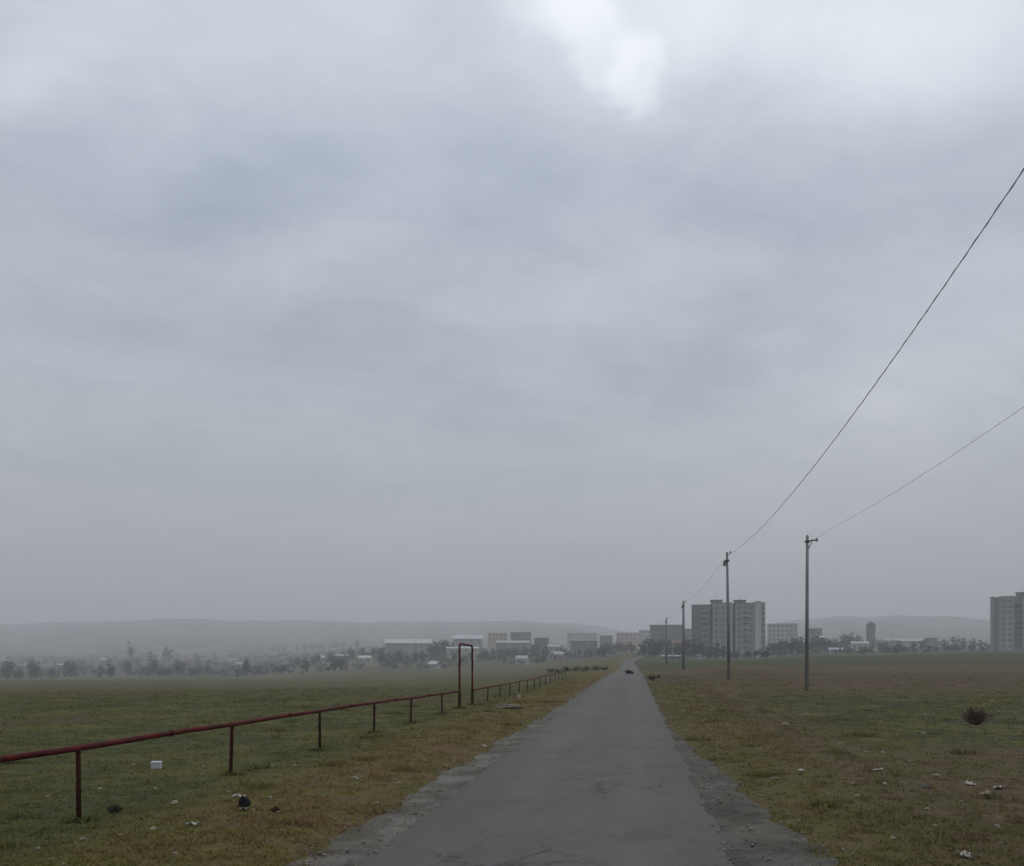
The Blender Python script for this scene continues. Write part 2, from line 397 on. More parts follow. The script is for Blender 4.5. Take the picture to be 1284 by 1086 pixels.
# ------------------------------------------------------------------ road and its shoulders
def strip(name, u0f, u1f, lift, m, y0, y1, nu):
    ys = np.concatenate([np.arange(y0, 4, .5), np.arange(4, 40, .09), np.geomspace(40, y1, 240)]) if y1 > 40 else np.arange(y0, y1, .25)
    us = np.linspace(0, 1, nu); V = []
    for y in ys:
        a, b = u0f(y), u1f(y); cx = road_x(y)
        for k in us:
            x = cx+a+(b-a)*k; V.append((x, y, hh(x, y)+lift(y, k)))
    n = len(us); Q = [(j*n+i, j*n+i+1, (j+1)*n+i+1, (j+1)*n+i) for j in range(len(ys)-1) for i in range(n-1)]
    o = np_mesh(name, V, Q, m, True); tag(o, kind='structure'); return o
def wob(y, s, a): return a*(math.sin(y*1.1+s)*.45+math.sin(y*2.7+s*2)*.3+math.sin(y*5.3+s*3)*.22+math.sin(y*11.3+s*5)*.16)*(1 if y < 120 else 0)
crown = lambda y, k: .035+.03*math.sin(math.pi*k)+max(0, (y-60))*.0008
strip('road', lambda y: -1.57+wob(y, 1, .05), lambda y: 1.57+wob(y, 4, .07), crown, M['asphalt'], -50, 560, 9)
strip('shoulder', lambda y: -2.15+wob(y, 2.2, .12)+min(.3, max(0, (y-10)*.012)), lambda y: -1.45, lambda y, k: .012+.02*k, M['gravel'], -50, 95, 5)
strip('shoulder', lambda y: 1.42, lambda y: 2.40+wob(y, 5.1, .14)-min(.85, max(0, (y-8)*.055)), lambda y, k: .032-.02*k, M['gravel_dark'], -50, 95, 5)

# ------------------------------------------------------------------ grass and gravel (stuff)
def scatter(N, y0, y1, power=1.0):
    Yv = y0+(y1-y0)*rng.random(N)**power
    Xv = (rng.random(N)*2-1)*.66*(Yv+3)
    return Xv, Yv
def blades():
    N = 62000
    Xv, Yv = scatter(N, 4.5, 95, 2.0)
    PY = np.array([6.2, 9.95, 13.76, 17.6, 21.3, 24.85, 28.8, 31.7, 34.2]); k = rng.integers(0, len(PY), 170)
    ex = -6.03+.133*PY[k]+rng.normal(0, .05, 170); ey = PY[k]+rng.normal(0, .05, 170)
    wk = rng.integers(0, 60, 900); wx = rng.uniform(-9, 9, 60); wy = 7.5+30*rng.random(60)**1.6          # scattered taller weed clumps
    Xv = np.concatenate([Xv, ex, wx[wk]+rng.normal(0, .12, 900)]); Yv = np.concatenate([Yv, ey, wy[wk]+rng.normal(0, .12, 900)])
    tall = np.concatenate([np.zeros(N), np.ones(1070)]); N = len(Xv); u = Xv-road_x(Yv)
    edge = .25*np.sin(Yv*1.7+2)+.2*np.sin(Yv*4.1)
    keep = ((u < -2.0+edge*.5) | (u > np.where(Yv < 22, 2.35-np.clip((Yv-8)*.05, 0, .8), 1.65)+edge*.5))
    # thin out on the gravelly verges and by patch
    keep |= (np.abs(u) > 1.75) & (rng.random(N) < .12)
    pat = .5+.5*np.sin(Xv*.8+1)*np.sin(Yv*.6)+.3*np.sin(Xv*2.3)*np.sin(Yv*1.9+1)
    keep &= rng.random(N) < np.clip(.45+pat*.6, .25, 1)
    keep |= (tall > 0) & (np.abs(u) > 2.2)
    Xv, Yv, u, pat, tall = Xv[keep], Yv[keep], u[keep], pat[keep], tall[keep]; N = len(Xv); B = 9
    verge = np.exp(-((np.abs(u)-3.4)/1.3)**2)
    Hh = (.012+.018*rng.random(N)+.022*verge*rng.random(N)+.09*(rng.random(N) < .02+.05*verge)*rng.random(N))*np.interp(Yv, [0, 12, 40, 70, 95], [1, 1, 1.4, 1.0, .3])
    Hh = np.where(tall > 0, .03+.07*rng.random(N), Hh)
    X = np.repeat(Xv, B)+rng.normal(0, .045, N*B)*(1+np.repeat(Yv, B)/25); Y = np.repeat(Yv, B)+rng.normal(0, .045, N*B)*(1+np.repeat(Yv, B)/25)
    H = np.repeat(Hh, B)*(.6+.7*rng.random(N*B)); Z = h(X, Y)-.004
    a = rng.random(N*B)*math.tau; lean = H*(.8+1.3*rng.random(N*B)); wd = (.0035+.003*rng.random(N*B))*(1+np.repeat(Yv, B)/14)
    ca, sa = np.cos(a), np.sin(a)
    p0 = np.stack([X-sa*wd, Y+ca*wd, Z], -1); p1 = np.stack([X+sa*wd, Y-ca*wd, Z], -1)
    mx, my, mz = X+ca*lean*.35, Y+sa*lean*.35, Z+H*.65
    p2 = np.stack([mx+sa*wd*.8, my-ca*wd*.8, mz], -1); p3 = np.stack([X+ca*lean, Y+sa*lean, Z+H], -1)
    p4 = np.stack([mx-sa*wd*.8, my+ca*wd*.8, mz], -1)
    V = np.stack([p0, p1, p2, p3, p4], 1).reshape(-1, 3); i = np.arange(N*B)*5
    T = np.concatenate([np.stack([i, i+1, i+2], -1), np.stack([i, i+2, i+4], -1), np.stack([i+4, i+2, i+3], -1)])
    o = np_mesh('grass', V, T, M['grass']); tag(o, 'short patchy grass covering the field and verges', 'grass', kind='stuff')
blades()
def pebbles():
    N = 3200; Yv = 5+60*rng.random(N)**2.2
    side = rng.random(N) < .42
    uu = np.where(side, -1.55-.75*rng.random(N), 1.5+(1.15-np.clip((Yv-8)*.03, 0, .6))*rng.random(N))
    sc = rng.random(N) < .12; uu = np.where(sc, np.where(side, -2.2-2*rng.random(N), 2.4+3*rng.random(N)), uu)
    Xv = road_x(Yv)+uu; s = .005+.016*rng.random(N)**3+.008*rng.random(N); Zv = h(Xv, Yv)+.040
    t = np.array([[1, 0, 0], [-1, 0, 0], [0, 1, 0], [0, -1, 0], [0, 0, .7], [0, 0, -.7]])
    F_ = np.array([[0, 2, 4], [2, 1, 4], [1, 3, 4], [3, 0, 4], [2, 0, 5], [1, 2, 5], [3, 1, 5], [0, 3, 5]])
    jit = 1+.35*(rng.random((N, 6, 3))-.5)*2
    a = rng.random(N)*math.tau; c, s_ = np.cos(a)[:, None], np.sin(a)[:, None]
    P = t[None]*jit*s[:, None, None]; x = P[..., 0]*c-P[..., 1]*s_; y = P[..., 0]*s_+P[..., 1]*c
    V = np.stack([x+Xv[:, None], y+Yv[:, None], P[..., 2]+Zv[:, None]], -1).reshape(-1, 3)
    T = (F_[None]+(np.arange(N)*6)[:, None, None]).reshape(-1, 3)
    tag(np_mesh('gravel', V, T, M['pebble']), 'loose gravel and grit along the broken road edges', 'gravel', kind='stuff')
pebbles()

# ------------------------------------------------------------------ red gas pipe on posts
PR = .034
def fx(Y): return -6.03+.133*Y
posts = [2.4, 6.2, 9.95, 13.76, 17.6, 21.3, 24.85, 28.8]
posts2 = [37.9, 41.3, 44.7]+[44.7+3.6*k for k in range(1, 11)]
topz = lambda Y: float(np.interp(Y, [2, 9.95, 13.76, 17.6, 21.3, 24.85, 28.8, 31.7, 34.2, 37.9, 41.3, 45], [.84, .80, .77, .74, .71, .65, .60, .56, .50, .50, .47, .44])) if Y <= 45 else .44*max(0, (55-Y)/10)+(hh(fx(Y), Y)+.60)*min(1, (Y-45)/10)
pl = empty('gas_pipeline', (fx(9.95), 9.95, hh(fx(9.95), 9.95)))
tag(pl, 'long red pipe on short posts beside the road, rising into an arch', 'pipeline')
pl_off = Vector(pl.location)
def L(x, y, z): return (x-pl_off.x, y-pl_off.y, z-pl_off.z)
def wig(y): return .006*math.sin(y*1.3)+.002*math.sin(y*4.3+1)
ys = [1.5+.5*k for k in range(int((31.7-1.5)/.5)+1)]+[31.66]
MB().tube([L(fx(y)+wig(y), y, topz(y)+wig(y*1.3)) for y in ys], PR, 12).build('pipe', M['red'], pl, True)
def arch(y0, y1, zt, z0, z1):
    pts = [(y0, z0)]+[(y0, z0+(zt-.15-z0)*k/4) for k in (1, 2, 3, 4)]+[(y0+.04, zt-.05), (y0+.14, zt), (y1-.14, zt-.03), (y1-.04, zt-.08)]
    pts += [(y1, zt-.18-(zt-.18-z1)*k/4) for k in range(5)]
    return [L(fx(y), y, z) for y, z in pts]
MB().tube(arch(31.7, 34.2, 2.20, topz(31.7), topz(34.2)), PR*1.06, 12).build('arch', M['red'], pl, True)
ys = [34.2+.9*k for k in range(int((posts2[-1]-34.2)/.9)+2)]
MB().tube([L(fx(y)+wig(y), y, topz(y)+wig(y)*.6) for y in ys], PR, 10).build('pipe', M['red'], pl, True)
for y in posts+posts2:
    zb = hh(fx(y), y); tilt = random.uniform(-.035, .035)
    MB().tube([L(fx(y)+tilt, y, zb-.3), L(fx(y), y, topz(y)-PR+.004)], .027, 10).build('post', M['redpost'], pl, True)
for y in (4.4, 8.1, 11.9, 16.0, 19.5, 23.2, 27.0, 30.6):
    MB().tube([L(fx(y)+wig(y), y, topz(y)+wig(y*1.3)), L(fx(y+.05)+wig(y+.05), y+.05, topz(y+.05)+wig(y*1.3))], PR+.006, 12).build('weld_joint', M['redpost'], pl, True)
for y in (31.7, 34.2):
    zb = hh(fx(y), y)
    MB().tube([L(fx(y), y, zb-.3), L(fx(y), y, topz(y)-PR*.3)], .055, 12).build('post', M['redpost'], pl, True)

# ------------------------------------------------------------------ poles and cables
def pole(x, y, top, label, arm=None, lean=0.0, r=.088):
    z0 = hh(x, y); H = top-z0; t = empty('utility_pole', (x, y, z0)); tag(t, label, 'pole', 'utility poles right of the road')
    MB().tube([(0, 0, -.5), (lean*.5, 0, H*.5), (lean, 0, H)], [r*1.15, r, r*.78], 12).build('pole_shaft', M['wood'], t, True)
    MB().tube([(lean, 0, H), (lean, 0, H+.05)], [r*.78, r*.3], 12).build('cap', M['steel'], t, True)
    if arm == 'right':
        MB().tube([(lean, 0, H-.30), (lean+.25, -.03, H-.22), (lean+.50, -.06, H-.24)], .035, 8).build('bracket', M['steel'], t, True)
        MB().tube([(lean+.02, 0, H-.75), (lean+.26, -.03, H-.24)], .022, 8).build('brace', M['steel'], t, True)
        MB().tube([(lean+.47, -.06, H-.28), (lean+.47, -.06, H-.19), (lean+.47, -.06, H-.12)], [.05, .065, .03], 10).build('insulator', M['ceramic'], t, True)
        MB().box(lean-.11, lean+.11, -.11, .11, H-.34, H-.24).build('collar', M['steel'], t)
    else:
        s = arm
        MB().box(lean-.14, lean+.14, -.14, .14, H-.55, H-.47).build('collar', M['steel'], t)
        MB().tube([(lean, 0, H-.12), (lean+.18*s, -.04, H-.12), (lean+.20*s, -.04, H-.02)], .02, 8).build('hook', M['steel'], t, True)
        MB().tube([(lean+.20*s, -.04, H-.04), (lean+.20*s, -.04, H+.03), (lean+.20*s, -.04, H+.09)], [.04, .055, .03], 10).build('insulator', M['ceramic'], t, True)
        MB().box(lean-.23, lean-.09, -.09, .05, H-.85, H-.55).build('junction_box', M['steel'], t, bevel=.01)
    return t
pole(at(914, 58), 58, zrow(693, 58), 'dark wooden pole standing in front of the pale tower block', 1, -.12)
pole(at(1011.5, 47), 47, zrow(672, 47), 'tall wooden pole with a side bracket, in front of the low hills', 'right', .03)
pole(at(857, 110), 110, zrow(754, 110), 'smaller distant pole just left of the pale tower block', 1, 0, .16)
pole(at(835.5, 168), 168, zrow(775, 168), 'faint thin pole farthest down the line, before the long flat roofed block', 1, 0, .14)
def cable(pts, r, label, n=60, x_of=None):
    Ys = np.array([p[1] for p in pts]); co = np.polyfit(Ys, [p[2] for p in pts], 2)
    y0, y1 = Ys.min(), Ys.max(); P = []
    for k in range(n+1):
        y = y0+(y1-y0)*k/n; P.append((x_of(y), y, float(np.polyval(co, y))))
    m = MB().tube(P, r, 8)
    # second strand wound round the first: twisted bundle
    Q = []
    nn = n*8
    for k in range(nn+1):
        y = y0+(y1-y0)*k/nn; a = y*6.0
        Q.append((x_of(y)+math.cos(a)*r*1.1, y, float(np.polyval(co, y))+math.sin(a)*r*1.1))
    m.tube(Q, r*.6, 5)
    o = m.build('overhead_cable', M['cable'], None, True); tag(o, label, 'cable', 'overhead cables'); return o
w1 = [(0, y, zrow(r_, y)) for p, r_ in ((933, 685), (1013, 592), (1106, 471), (1199, 337), (1284, 208)) for y in [1150*6.0/(p-795)]]
w1 += [(0, 58, zrow(694, 58))]
cable([(0, p[1], p[2]) for p in w1]+[(0, 6.5, 10.1)], .0105, 'thick twisted cable climbing steeply to the upper right edge', 80, lambda y: 6.0+.133*y)
w2 = [(0, y, zrow(r_, y)) for p, r_ in ((1022, 673), (1080, 641), (1132, 610), (1209, 564), (1284, 509)) for y in [1150*8.86/(p-795)]]
w2 = [(0, 47, zrow(676, 47))]+w2+[(0, 6, 8.1)]
cable(w2, .0055, 'thin cable running from the bracket pole to the right edge', 70, lambda y: 8.86+.133*y+max(0, (y-38)/9)*.0+.35*max(0, (y-40)/7))
cable([(0, 58, zrow(694, 58)), (0, 84, 7.75), (0, 110, zrow(756, 110))], .008, 'faint sagging cable between the two poles nearest the tower block', 30, lambda y: 6.0+.133*y)
cable([(0, 110, zrow(756, 110)), (0, 139, 8.0), (0, 168, zrow(777, 168))], .008, 'very faint cable between the two farthest poles', 20, lambda y: 6.0+.133*y)
# the near ends of both lines, just out of the frame
def near_pole(x, y, top, label):
    t = pole(x, y, top, label, 1, 0); return t
near_pole(6.0+.133*6.5-.2, 6.5, 10.1, 'tall near pole beside the camera that carries the thick cable')
near_pole(8.86+.133*6-.2, 6.0, 8.1, 'shorter near pole beside the camera that carries the thin cable')

# ------------------------------------------------------------------ trees
def crown_mesh(name, rad, hgt, nclump, nleaf, size, seed, shape='round'):
    r = np.random.default_rng(seed); C_ = []
    for i in range(nclump):
        d = r.normal(size=3); d /= np.linalg.norm(d); k = r.random()**.4
        p = d*k*np.array([rad, rad, hgt/2])*.8
        if shape == 'tall': p[:2] *= .75
        if shape == 'cone': p[:2] *= max(.15, 1-(p[2]/hgt+.5)*.9)
        C_.append((p, rad*(.25+.3*r.random())))
    P = []
    for p, s in C_:
        q = r.normal(size=(nleaf, 3)); q /= np.linalg.norm(q, axis=1)[:, None]; q *= (s*(.55+.5*r.random(nleaf)))[:, None]
        P.append(p+q)
    P = np.vstack(P); n = len(P); a = r.normal(size=(n, 3)); a /= np.linalg.norm(a, axis=1)[:, None]
    b = r.normal(size=(n, 3)); b -= (a*b).sum(1)[:, None]*a; b /= np.linalg.norm(b, axis=1)[:, None]; sz = (size*(.5+.9*r.random(n)))[:, None]
    V = np.stack([P-a*sz, P-b*sz*.6, P+a*sz, P+b*sz*.6], 1).reshape(-1, 3); Q = np.arange(n*4).reshape(-1, 4)
    return V, Q
def trunk_mb(H, r0, seed, spread, nb=5):
    rnd = random.Random(seed); m = MB(); m.tube([(0, 0, -.4), (0, 0, H*.35), (rnd.uniform(-.1, .1)*H*.3, 0, H*.75)], [r0, r0*.75, r0*.3], 7)
    for i in range(nb):
        a = rnd.random()*math.tau; z0 = H*rnd.uniform(.28, .55)
        m.tube([(0, 0, z0), (math.cos(a)*spread*.5, math.sin(a)*spread*.5, z0+H*.15), (math.cos(a)*spread*.8, math.sin(a)*spread*.8, z0+H*.33)], [r0*.45, r0*.3, r0*.1], 5)
    return m
PROTO = {}
def proto_tree(key, name, leaf, H, rad, shape='round', nc=16, nl=34, size=.42, seed=1):
    t = empty(name, (0, 0, 0)); ch = H*.95
    V, Q = crown_mesh('crown', rad, ch, nc, nl, size, seed, shape)
    V = V+np.array([0, 0, H-ch*.53]); V[:, 2] = np.maximum(V[:, 2], .15)
    np_mesh('crown', V, Q, M[leaf], parent=t); trunk_mb(H, H*.028, seed, rad*.8).build('trunk', M['bark'], t, True)
    PROTO[key] = [t, False, H]
for s in (1, 2, 3):
    proto_tree('g%d' % s, 'broadleaf_tree', 'leafgreen', 8, 3.0+.4*s, 'round', 16, 34, .42, s)
    proto_tree('d%d' % s, 'evergreen_tree', 'leafdark', 8, 2.4+.3*s, 'round' if s < 3 else 'cone', 15, 34, .40, 10+s)
    proto_tree('b%d' % s, 'autumn_tree', 'leafbrown', 8, 2.8+.3*s, 'round', 14, 30, .40, 20+s)
    proto_tree('m%d' % s, 'bare_tree', 'leafmauve', 8, 2.2+.3*s, 'tall', 13, 26, .30, 30+s)
def tree(key, px, Y, H, label, group=None, row=None, wide=1.0):
    if len(key) == 1: key += str(random.randint(1, 3))
    p = PROTO[key]
    if not p[1]: o = p[0]; p[1] = True
    else: o = copy_tree(p[0])
    x = at(px, Y); o.location = (x, Y, hh(x, Y)-.1 if row is None else zrow(row, Y)); s = H/p[2]
    o.scale = (s*wide, s*wide, s); o.rotation_euler = (0, 0, random.random()*6.28)
    for k in ('group',):
        if k in o: del o[k]
    tag(o, label, 'tree', group); return o

# ------------------------------------------------------------------ buildings
WIN = {}
def windows(parent, W, D_, z0, cols, floors, fh=3.0, ww=1.5, wh=1.5, y=0.0, xs=None, sub=True):
    """window parts on the front face (local -y), each with its frame; meshes shared"""
    key = (ww, wh)
    if key not in WIN:
        a = MB().box(-ww/2, ww/2, -.02, .05, 0, wh); b = MB()
        t = .09
        b.box(-ww/2-t, ww/2+t, -.07, .03, -t, 0).box(-ww/2-t, ww/2+t, -.07, .03, wh, wh+t).box(-ww/2-t, -ww/2, -.07, .03, .001, wh-.001).box(ww/2, ww/2+t, -.07, .03, .001, wh-.001).box(-.04, .04, -.06, .02, .002, wh-.002)
        def me(m_, nm, mt):
            d = bpy.data.meshes.new(nm); d.from_pydata(m_.v, [], m_.f); d.materials.append(mt); return d
        WIN[key] = (me(a, 'window', M['glass']), me(b, 'window_frame', M['panel']))
    A, B = WIN[key]
    xs = xs or [-W/2+W*(i+.5)/cols for i in range(cols)]
    for f in range(floors):
        for x in xs:
            o = bpy.data.objects.new('window', A); COL.objects.link(o); o.parent = parent; o.location = (x, -D_/2+y-.03, z0+f*fh)
            if sub:
                q = bpy.data.objects.new('window_frame', B); COL.objects.link(q); q.parent = o
def gable(W, D_, ze, zr, ov=.4, along='x', t=.14):
    m = MB()
    if along == 'x':   # ridge along x, eaves front and back
        prof = [(-D_/2-ov, ze), (0, zr), (D_/2+ov, ze), (D_/2+ov, ze+t), (0, zr+t), (-D_/2-ov, ze+t)]
        m.prism(prof, -W/2-ov, W/2+ov); m.v = [(y, x, z) for x, y, z in m.v]; m.f = [tuple(reversed(f)) for f in m.f]
    else:
        prof = [(-W/2-ov, ze), (0, zr), (W/2+ov, ze), (W/2+ov, ze+t), (0, zr+t), (-W/2-ov, ze+t)]
        m.prism(prof, -D_/2-ov, D_/2+ov)
    return m
def house(px0, px1, rowtop, Y, wall, roof, label, cat='house', name='house', group=None, rz=0.0, D_=None, kind='gable', floors=1, cols=2, chim=True, rowbase=None, wallrow=None, ww=1.2):
    x0, x1 = at(px0, Y), at(px1, Y); W = abs(x1-x0); cx = (x0+x1)/2; D_ = D_ or max(5, W*.7)
    Yc = Y+D_/2; cx = at((px0+px1)/2, Yc)
    zt = zrow(rowtop, Y); zb = min(hh(cx, Yc), hh(x0, Y), hh(x1, Y))-.4
    if rowbase: zb = zrow(rowbase, Y)
    rz = rz or -math.atan(cx/Yc)*.9; t = empty(name, (cx, Yc, zb), rz); tag(t, label, cat, group); H = zt-zb
    if kind == 'flat':
        He = H-.35
        MB().box(-W/2, W/2, -D_/2, D_/2, 0, He).build('wall', M[wall], t)
        r_ = MB().box(-W/2-.2, W/2+.2, -D_/2-.2, D_/2+.2, He+.003, H).build('roof', M[roof], t)
    else:
        rise = min(2.4, max(.8, D_*.2)) if wallrow is None else zt-zrow(wallrow, Y)
        He = H-rise
        if kind == 'gable':
            m = MB().box(-W/2, W/2, -D_/2, D_/2, 0, He); b = len(m.v)
            m.v += [(-W/2, -D_/2, He), (-W/2, D_/2, He), (-W/2, 0, H-.16), (W/2, -D_/2, He), (W/2, D_/2, He), (W/2, 0, H-.16)]
            m.f += [(b, b+2, b+1), (b+3, b+4, b+5)]
            m.build('wall', M[wall], t); r_ = gable(W, D_, He-.1, H-.14, .35, 'x').build('roof', M[roof], t)
        else:
            m = MB().box(-W/2, W/2, -D_/2, D_/2, 0, He); b = len(m.v)
            m.v += [(-W/2, -D_/2, He), (W/2, -D_/2, He), (0, -D_/2, H-.16), (-W/2, D_/2, He), (W/2, D_/2, He), (0, D_/2, H-.16)]
            m.f += [(b, b+1, b+2), (b+3, b+5, b+4)]
            m.build('wall', M[wall], t); r_ = gable(W, D_, He-.1, H-.14, .35, 'y').build('roof', M[roof], t)
    if chim and kind == 'gable': MB().box(W*.2, W*.2+.6, .3, .9, H-1.2, H+.7).build('chimney', M['brick'], r_)
    base_in = max(.9, He-floors*3.0+.9) if floors > 1 else max(1.0, He-2.1)
    windows(t, W, D_, base_in, cols, floors, 3.0, ww, 1.3 if floors > 1 else min(1.2, He*.4), 0)
    if floors == 1 and W > 5: MB().box(-.5, .5, -D_/2-.05, -D_/2+.05, .35, min(2.5, He-.2)).build('door', M['door'], t)
    return t
def tower_block(px0, px1, rowtop, Y, D_, label, sections, huts, rz=0.0, floors=9):
    """panel block: wall slabs of stepped depth, loggia recesses, roof huts, windows"""
    x0, x1 = at(px0, Y), at(px1, Y); W = x1-x0; Yc = Y+D_/2; cx = at((px0+px1)/2, Y)
    zt = zrow(rowtop, Y); zb = hh(cx, Yc)-1.0; H = zt-zb; fh = (H-2.2)/floors
    rz = rz or -math.atan((cx)/Y)*.95; t = empty('apartment_tower', (cx, Yc, zb), rz); tag(t, label, 'apartment block', 'panel built tower blocks')
    for (a, b, step, top, wm) in sections:          # fractions of the width, step forward, extra height
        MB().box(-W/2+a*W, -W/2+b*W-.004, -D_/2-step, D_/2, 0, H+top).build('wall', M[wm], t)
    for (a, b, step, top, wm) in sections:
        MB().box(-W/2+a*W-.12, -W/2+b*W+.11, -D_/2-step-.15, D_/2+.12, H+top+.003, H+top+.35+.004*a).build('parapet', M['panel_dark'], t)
    for (a, b, hgt) in huts:
        rf = MB().box(-W/2+a*W, -W/2+b*W, -D_/2+1.5, -D_/2+6, H+.4, H+.4+hgt).build('roof_hut', M['panel_dark'], t)
        MB().box(-W/2+a*W-.3, -W/2+b*W+.3, -D_/2+1.2, -D_/2+6.3, H+.403+hgt, H+.65+hgt).build('hut_roof', M['darkroof'], rf)
        MB().tube([(-W/2+(a+b)/2*W, -D_/2+3, H+.6+hgt), (-W/2+(a+b)/2*W, -D_/2+3, H+2.8+hgt)], .05, 6).build('antenna', M['steel'], rf)
    return t, W, H, fh, D_

# --- the two tower blocks
t, W, H, fh, D_ = tower_block(872, 962, 757, 420, 13, 'wide grey tower block behind the wooden pole, with two roof huts',
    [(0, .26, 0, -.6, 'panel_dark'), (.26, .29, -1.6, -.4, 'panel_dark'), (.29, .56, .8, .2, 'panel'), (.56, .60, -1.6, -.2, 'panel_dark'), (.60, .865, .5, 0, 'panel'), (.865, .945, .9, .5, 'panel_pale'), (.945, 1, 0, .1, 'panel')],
    [(.26, .42, 1.3), (.58, .74, 1.1)])
windows(t, W, D_, 2.2, 0, 9, fh, 1.6, 1.5, 0.0, [-W/2+W*k for k in (.06, .15, .22)])
windows(t, W, D_, 2.2, 0, 9, fh, 1.6, 1.5, -.8, [-W/2+W*k for k in (.34, .43, .51)])
windows(t, W, D_, 2.2, 0, 9, fh, 1.6, 1.5, -.5, [-W/2+W*k for k in (.65, .73, .81)])
windows(t, W, D_, 2.2, 0, 9, fh, 1.2, 1.5, 0.0, [-W/2+W*.972])
for f in range(9):
    for k in (.185, .62+.12):
        MB().box(-W/2+W*k-1.6, -W/2+W*k+1.6, -D_/2-1.35, -D_/2-.52, 1.3+f*fh, 2.3+f*fh).build('balcony', M['panel' if f % 3 else 'grey'], t)
t, W, H, fh, D_ = tower_block(1256, 1336, 748, 430, 13, 'grey tower block cut off by the right edge, with one roof hut',
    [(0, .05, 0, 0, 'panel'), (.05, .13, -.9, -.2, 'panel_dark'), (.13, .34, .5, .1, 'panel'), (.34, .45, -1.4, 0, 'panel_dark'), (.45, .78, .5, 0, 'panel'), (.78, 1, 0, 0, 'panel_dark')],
    [(.36, .55, 1.6), (.75, .9, 1.6)])
windows(t, W, D_, 2.2, 0, 9, fh, 1.6, 1.5, .9, [-W/2+W*.09])
windows(t, W, D_, 2.2, 0, 9, fh, 1.6, 1.5, -.5, [-W/2+W*k for k in (.19, .28, .51, .61, .71)])
windows(t, W, D_, 2.2, 0, 9, fh, 1.6, 1.5, 0, [-W/2+W*k for k in (.84, .93)])
for f in range(9):
    MB().box(-W/2+W*.345, -W/2+W*.445, -D_/2-.3, -D_/2+1.38, 1.2+f*fh, 2.15+f*fh).build('balcony', M['panel_dark'], t)

# --- mid town
house(483, 541, 801, 620, 'panel', 'tin', 'long low warehouse with a pale tin roof, left of the pipe arch', 'warehouse', 'warehouse', D_=22, wallrow=806.5, chim=False, cols=7)
house(568, 605, 796, 640, 'panel', 'tin', 'shed with the brightest white roof, just above the pipe arch', 'warehouse', 'warehouse', D_=20, wallrow=801, chim=False, cols=4)
house(560, 600, 811, 560, 'cream', 'tin', 'low pale hut seen through the pipe arch', 'hut', 'hut', D_=7, wallrow=813, chim=False, cols=4)
house(612, 636, 793.5, 760, 'peach', 'tin', 'small pinkish block with a pale roof edge, right of the pipe arch', 'building', 'apartment_block', D_=14, kind='flat', floors=3, cols=5, chim=False)
house(640, 666, 792.5, 740, 'panel_dark', 'tin', 'blue grey three storey block with a pale roof edge', 'building', 'apartment_block', D_=14, kind='flat', floors=4, cols=5, chim=False)
house(622, 664, 803, 620, 'grey', 'tingrey', 'grey low workshop in front of the blue grey block', 'workshop', 'workshop', D_=14, wallrow=806, chim=False, cols=5)
house(670, 688, 800, 560, 'panel_dark', 'darkroof', 'dark narrow two storey building among trees, midway to the road', 'building', 'storage_building', D_=12, kind='flat', floors=2, cols=3, chim=False)
house(687, 702, 808, 540, 'white', 'tingrey', 'small white walled house beside the dark narrow building', 'house', 'house', D_=8, wallrow=811, cols=2)
house(711, 748, 793.5, 900, 'white', 'panel_pale', 'wide pale apartment block with three bays, left of the road end', 'apartment block', 'apartment_block', D_=16, kind='flat', floors=5, cols=8, chim=False)
house(715, 749, 804, 520, 'grey', 'darkroof', 'dark flat roofed workshop below the wide pale block', 'workshop', 'workshop', D_=16, kind='flat', floors=1, cols=5, chim=False)
house(752, 768, 797, 700, 'panel_dark', 'darkroof', 'dark blue grey block between pale and peach blocks', 'apartment block', 'apartment_block', D_=16, kind='flat', floors=4, cols=3, chim=False)
house(773, 803, 793.5, 760, 'peach', 'tingrey', 'peach coloured apartment block straight above the road', 'apartment block', 'apartment_block', D_=14, kind='flat', floors=5, cols=6, chim=False)
house(801, 815, 790, 720, 'panel_pale', 'tin', 'pale block with a thin white roof line beside the peach block', 'apartment block', 'apartment_block', D_=14, kind='flat', floors=5, cols=3, chim=False)
house(815, 856, 783.5, 560, 'panel_dark', 'darkroof', 'long grey flat roofed block left of the third pole', 'apartment block', 'apartment_block', D_=13, kind='flat', floors=5, cols=8, chim=False)
house(857, 874, 788.5, 600, 'panel', 'darkroof', 'lower grey block joining the left side of the wide tower', 'apartment block', 'apartment_block', D_=13, kind='flat', floors=5, cols=4, chim=False)
house(843, 862, 803, 430, 'grey', 'redroof', 'small house with a red roof at the foot of the third pole', 'house', 'house', D_=7, wallrow=807, cols=2)
house(860, 870, 797, 470, 'white', 'tingrey', 'small pale gabled house left of the wide tower', 'house', 'house', D_=7, kind='gabley', chim=False, cols=2)
house(868, 884, 820, 330, 'panel_pale', 'tingrey', 'low pale gabled shed in front of the wide tower', 'shed', 'shed', D_=6, kind='gabley', cols=2, chim=False)
house(830, 858, 821.5, 300, 'grey', 'tingrey', 'low shed with a pale roof line right of the road', 'shed', 'shed', D_=5, wallrow=823, cols=3, chim=False)
house(888, 908, 830, 320, 'grey', 'redroof', 'very low mauve grey shed in the bushes under the tower', 'shed', 'shed', D_=5, wallrow=831, cols=2, chim=False)
house(950, 966, 822, 330, 'panel_pale', 'tingrey', 'pale gabled hut at the right foot of the wide tower', 'hut', 'hut', D_=6, kind='gabley', cols=2, chim=False)
house(963, 999, 782, 620, 'cream', 'grey', 'drab five storey block right of the wide tower', 'apartment block', 'apartment_block', D_=13, kind='flat', floors=5, cols=7, chim=False)
house(1014, 1030, 788, 680, 'panel_dark', 'darkroof', 'square mauve grey block just right of the bracket pole', 'apartment block', 'apartment_block', D_=13, kind='flat', floors=4, cols=3, chim=False)
